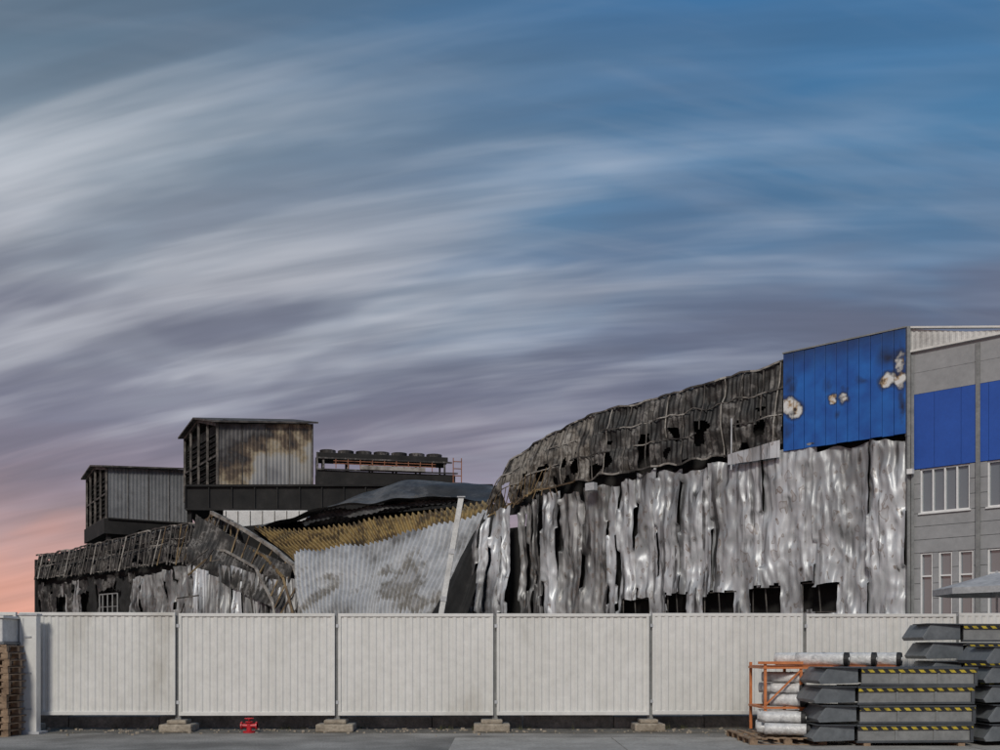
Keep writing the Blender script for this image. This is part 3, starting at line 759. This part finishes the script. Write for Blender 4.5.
lm=Buf(); lm.obox(WR(.22,0,.2),FDr,FN,-.1,.12,0,.2,8.75,8.95); lm.out("wall_lamp",'frame',ob_)

pa=empty("parasol")
cx,cy=15.9,32.0
v=[(cx,cy,4.25)];f=[]
for i in range(8):
    an=2*math.pi*(i+.5)/8; v.append((cx+1.9*math.cos(an),cy+1.9*math.sin(an),3.72))
for i in range(8):
    an=2*math.pi*(i+.5)/8; v.append((cx+1.9*math.cos(an),cy+1.9*math.sin(an),3.52))
for i in range(8):
    f.append((0,1+i,1+(i+1)%8)); f.append((1+i,9+i,9+(i+1)%8,1+(i+1)%8))
mesh("canopy",v,f,'canvas',pa)
b=Buf(); b.tube([(cx,cy,0),(cx,cy,4.3)],.035,10); b.tube([(cx,cy,0),(cx,cy,.1)],.3,16)
for i in range(8):
    an=2*math.pi*(i+.5)/8; b.beam((cx,cy,4.18),(cx+1.85*math.cos(an),cy+1.85*math.sin(an),3.68),.025)
b.out("mast_and_ribs",'galv',pa)

# ------------------------------------------------------------------ dock leveller stacks
def leveler_stack(x,y,n,h=.345,L=2.1,lip=.80,dep=1.15,seed=0):
    e=empty("dock_leveler_stack"); r=random.Random(seed)
    deck=Buf(); hz=Buf(); side=Buf(); lp=Buf(); wd=Buf(); tg=Buf()
    wd.box(x+.1,x+.22,y+.05,y+dep,0,.06); wd.box(x+L-.3,x+L-.18,y+.05,y+dep,0,.06)
    for k in range(n):
        z=.06+k*h; dx=r.uniform(-.04,.04); dy=r.uniform(-.03,.03); tl=r.uniform(-.025,.025)
        x0,x1,y0=x+dx,x+L+dx,y+dy
        def H(buf,xa,xb,ya,yb,za,zb,t=tl):
            buf.hexa([(xa,ya,za),(xb,ya,za+t),(xb,yb,za+t),(xa,yb,za),(xa,ya,zb),(xb,ya,zb+t),(xb,yb,zb+t),(xa,yb,zb)])
        H(deck,x0,x1,y0,y0+dep,z+h-.05,z+h-.012)
        H(hz,x0+.02,x1-.01,y0+.012,y0+.03,z+h-.105,z+h-.052)
        H(side,x0+.03,x1-.03,y0+.05,y0+.09,z+.04,z+h-.105)
        H(deck,x0,x1,y0+.02,y0+.12,z,z+.04)
        H(deck,x0+.05,x1-.05,y0+.12,y0+dep-.05,z+.05,z+h-.06)
        H(deck,x1-.06,x1,y0+.015,y0+.1,z+.04,z+h-.05)
        for q in (.33,.66): H(side,x0+L*q,x0+L*q+.04,y0+.03,y0+.05,z+.04,z+h-.11)
        s=r.uniform(-.07,.05)
        prof=[(x0-.03,z+h-.04),(x0-lip*.78+s,z+h-.015),(x0-lip+s,z+.09),(x0-lip*.95+s,z+.03),(x0-.03,z+.045)]
        m_=len(prof); bse=len(lp.v)
        ya_,yb_=y0-.06,y0+dep*.95
        for (px,pz) in prof: lp.v.append((px,ya_+(.12 if px>x0-.1 else 0),pz))
        for (px,pz) in prof: lp.v.append((px,yb_,pz))
        lp.f.append(tuple(bse+i for i in range(m_))); lp.f.append(tuple(bse+m_+i for i in reversed(range(m_))))
        for i in range(m_): j=(i+1)%m_; lp.f.append((bse+i,bse+m_+i,bse+m_+j,bse+j))
        tg.hexa([(x0-lip*.9+s,y0-.10,z+h-.022),(x0-.03,y0-.03,z+h-.035),(x0-.03,y0+dep*.6,z+h-.035),(x0-lip*.9+s,y0+dep*.6,z+h-.022),
                 (x0-lip*.9+s,y0-.10,z+h-.004),(x0-.03,y0-.03,z+h-.012),(x0-.03,y0+dep*.6,z+h-.012),(x0-lip*.9+s,y0+dep*.6,z+h-.004)])
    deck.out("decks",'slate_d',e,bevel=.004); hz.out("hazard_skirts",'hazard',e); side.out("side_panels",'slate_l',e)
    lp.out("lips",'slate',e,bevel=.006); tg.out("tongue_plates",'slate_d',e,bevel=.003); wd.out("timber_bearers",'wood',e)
    return e
leveler_stack(6.45,17.95,4,seed=1)
leveler_stack(9.15,19.7,6,seed=2,L=2.3,lip=.80,h=.368,dep=1.0)
leveler_stack(9.50,18.0,5,seed=3,L=2.3,lip=.80,h=.35)

# ------------------------------------------------------------------ rolls on a rack, pallet
rk=empty("orange_storage_rack")
b=Buf()
for X in (5.02,5.70,7.6):
    for Y in (19.0,20.1): b.box(X,X+.05,Y,Y+.05,.16,1.5 if X<5.5 else 1.40)
for z in (.62,1.38):
    b.box(5.0,7.65,18.98,19.04,z,z+.04); b.box(5.0,7.65,20.08,20.14,z,z+.04)
    b.box(5.0,5.06,19.04,20.08,z,z+.04); b.box(7.6,7.66,19.04,20.08,z,z+.04)
b.box(4.9,5.75,18.96,19.0,1.47,1.52); b.beam((5.05,19.0,.7),(5.7,19.0,1.34),.03)
b.box(5.02,7.62,19.05,20.07,1.425,1.44)
b.out("frame",'orange',rk)
rs=empty("film_roll_stack")
def roll(x,y,z,l=1.05,r=.115,yaw=155):
    a=R(yaw); d=Vector((math.cos(a),math.sin(a),0)); p=Vector((x,y,z))
    b=Buf(); n=9
    b.tube([p+d*(l*i/n) for i in range(n+1)],[r*(1+.05*fn(i*1.9,x*3,z*5)) for i in range(n+1)],18,True); b.out("wrapped_roll",'wrap',rs,True)
    b=Buf(); b.tube([p-d*.03,p-d*.004],r*1.02,18); b.tube([p-d*.005,p+d*.05],r*1.06,18); b.out("black_end",'black',rs)
    b=Buf(); b.tube([p-d*.045,p-d*.031],r*.3,12); b.out("core",'wrap',rs)
for i,(x,y) in enumerate([(6.58,18.95),(7.12,19.0),(7.62,19.05),(6.3,19.4),(6.85,19.5),(7.35,19.55)]):
    roll(x,y,1.44+.125,l=.95,r=.125,yaw=150)
for i in range(4): roll(5.85+random.uniform(-.1,.1),18.95+i*.27,.66+.12,l=.62,r=.12,yaw=152)
for i in range(3): roll(5.78+random.uniform(-.1,.1),19.05+i*.27,.66+.34,l=.6,r=.10,yaw=152)
for i in range(3): roll(5.80+random.uniform(-.1,.1),19.10+i*.27,.66+.55,l=.6,r=.10,yaw=148)
for i in range(4): roll(5.70+random.uniform(-.08,.08),18.4+i*.3,.16+.11,l=.8,r=.11,yaw=160)
for i in range(3): roll(5.68+random.uniform(-.05,.05),18.55+i*.3,.16+.32,l=.75,r=.11,yaw=160)
pl=empty("wooden_pallet")
for k,(x,y) in enumerate([(4.55,18.2),(4.6,19.3)]):
    b=Buf(); pallet(b,x,y,0,1.4,1.0); b.out("pallet",'wood',pl)

# ------------------------------------------------------------------ world
w=bpy.data.worlds.new("World"); scene.world=w; w.use_nodes=True
nt=w.node_tree; N,L=nt.nodes,nt.links
bg=N["Background"]
sun_el=R(36); 
sky=N.new("ShaderNodeTexSky"); sky.sky_type='NISHITA'; sky.sun_disc=False; sky.sun_elevation=sun_el; sky.sun_rotation=R(192)
tc=N.new("ShaderNodeTexCoord"); sp=N.new("ShaderNodeSeparateXYZ"); L.new(tc.outputs["Generated"],sp.inputs[0])
def math_(op,a,b=None,c=None,clamp=False):
    n=N.new("ShaderNodeMath"); n.operation=op; n.use_clamp=clamp
    for i,x in enumerate((a,b,c)):
        if x is None: continue
        if isinstance(x,(int,float)): n.inputs[i].default_value=x
        else: L.new(x,n.inputs[i])
    return n.outputs[0]
def ramp(fac,stops,interp_='EASE'):
    r=N.new("ShaderNodeValToRGB"); e=r.color_ramp.elements; r.color_ramp.interpolation=interp_
    e[0].position=stops[0][0]; e[1].position=stops[-1][0]
    c=lambda c:(c,c,c,1) if isinstance(c,(int,float)) else (*c,1)
    e[0].color=c(stops[0][1]); e[1].color=c(stops[-1][1])
    for p,k in stops[1:-1]:
        x=e.new(p); x.color=c(k)
    L.new(fac,r.inputs["Fac"]); return r.outputs["Color"]
def mixc(f,a,b):
    m=N.new("ShaderNodeMix"); m.data_type='RGBA'
    for k,x in (("Factor",f),("A",a),("B",b)):
        if isinstance(x,(int,float)): m.inputs[k].default_value=x
        elif isinstance(x,tuple): m.inputs[k].default_value=(*x,1)
        else: L.new(x,m.inputs[k])
    return m.outputs["Result"]
x,y,z=sp.outputs["X"],sp.outputs["Y"],sp.outputs["Z"]
zc=math_('MAXIMUM',z,0.0)
zz=math_('ADD',zc,.36)
px=math_('DIVIDE',x,zz); py=math_('DIVIDE',y,zz)
def tex(sx,sy,ox,detail=6,rough=.55,dist=0,rot=0,scale=1):
    c=N.new("ShaderNodeCombineXYZ"); 
    ca,sa=math.cos(rot),math.sin(rot)
    u=math_('ADD',math_('MULTIPLY',px,ca),math_('MULTIPLY',py,sa)); v=math_('SUBTRACT',math_('MULTIPLY',py,ca),math_('MULTIPLY',px,sa))
    L.new(math_('MULTIPLY',u,sx),c.inputs[0]); L.new(math_('MULTIPLY',v,sy),c.inputs[1]); c.inputs[2].default_value=ox
    n=N.new("ShaderNodeTexNoise"); n.inputs["Scale"].default_value=scale; n.inputs["Detail"].default_value=detail
    n.inputs["Roughness"].default_value=rough; n.inputs["Distortion"].default_value=dist
    L.new(c.outputs[0],n.inputs["Vector"]); return n.outputs["Fac"]
streak=tex(1.5,8,3.1,4,.5,.25,R(-13))
fine=tex(2.2,22,7.7,3,.5,.2,R(-9))
streak2=tex(2.0,11,12.3,4,.55,.3,R(10))
big=tex(1.9,3.9,1.7,3,.5,.4,R(-14))
zw=math_('ADD',zc,math_('MULTIPLY',math_('SUBTRACT',big,.5),.20))
left=ramp(zw,[(0.0,(.80,.36,.26)),(.06,(.72,.36,.29)),(.11,(.52,.33,.32)),(.16,(.36,.27,.32)),(.22,(.24,.23,.30)),(.31,(.31,.33,.38)),(.42,(.22,.29,.36)),(.52,(.10,.17,.245)),(1,(.05,.10,.17))],'LINEAR')
right=ramp(zw,[(0.0,(.48,.34,.36)),(.10,(.36,.28,.34)),(.18,(.25,.225,.30)),(.25,(.165,.185,.275)),(.34,(.10,.19,.325)),(.45,(.070,.20,.37)),(.55,(.040,.165,.36)),(1,(.025,.11,.28))],'LINEAR')
xr=ramp(math_('ADD',x,.5),[(.15,0.0),(.72,1.0)],'EASE')
base=mixc(xr,left,right)
s1=ramp(streak,[(.40,0.0),(.66,1.0)]); f1=ramp(fine,[(.3,.45),(.7,1.0)])
reg=ramp(zc,[(.15,0.0),(.24,.8),(.33,1.0),(.42,.65),(.54,.18)])
xl=ramp(math_('ADD',x,.5),[(.0,1.0),(.50,.70),(.95,.18)])
cm=math_('MULTIPLY',math_('MULTIPLY',s1,f1),math_('MULTIPLY',reg,xl))
c2=mixc(math_('MULTIPLY',cm,.98),base,(.66,.67,.71))
s2=ramp(streak2,[(.46,0.0),(.70,1.0)])
c2=mixc(math_('MULTIPLY',math_('MULTIPLY',s2,ramp(zc,[(.05,.15),(.3,.6),(.6,.35)])),.34),c2,(.42,.47,.56))
d1=ramp(streak,[(.38,1.0),(.56,0.0)]); dreg=ramp(zc,[(.08,.1),(.17,.9),(.30,1.0),(.38,.40),(.6,.22)])
b1=ramp(big,[(.42,1.0),(.62,.15)])
dm=math_('MULTIPLY',math_('MULTIPLY',b1,math_('ADD',math_('MULTIPLY',d1,.5),.5)),dreg)
c3=mixc(math_('MULTIPLY',dm,.72),c2,(.12,.125,.175))
f2=ramp(fine,[(.3,.88),(.7,1.10)],'LINEAR')
sc=N.new("ShaderNodeVectorMath"); sc.operation='MULTIPLY'; L.new(c3,sc.inputs[0]); L.new(f2,sc.inputs[1])
skys=N.new("ShaderNodeVectorMath"); skys.operation='SCALE'; skys.inputs["Scale"].default_value=.08; L.new(sky.outputs[0],skys.inputs[0])
fin=mixc(.08,sc.outputs[0],skys.outputs[0])
L.new(fin,bg.inputs["Color"]); bg.inputs["Strength"].default_value=1.0

sd=bpy.data.lights.new("sun",'SUN'); sd.energy=2.1; sd.angle=R(10); sd.color=(1,.95,.87)
so=bpy.data.objects.new("sun",sd); scene.collection.objects.link(so)
dirv=Vector((-math.cos(sun_el)*.21,-math.cos(sun_el)*.978,math.sin(sun_el)))
so.rotation_euler=dirv.to_track_quat('Z','Y').to_euler(); so.location=(0,-20,30)

cam=bpy.data.cameras.new("camera"); co=bpy.data.objects.new("camera",cam); scene.collection.objects.link(co)
co.location=(0,0,1.7); co.rotation_euler=(R(90),0,0)
cam.lens=36; cam.sensor_width=36; cam.shift_y=.277; cam.clip_end=5000; cam.clip_start=.1
scene.camera=co
scene.view_settings.view_transform='Standard'; scene.view_settings.look='None'; scene.view_settings.exposure=0
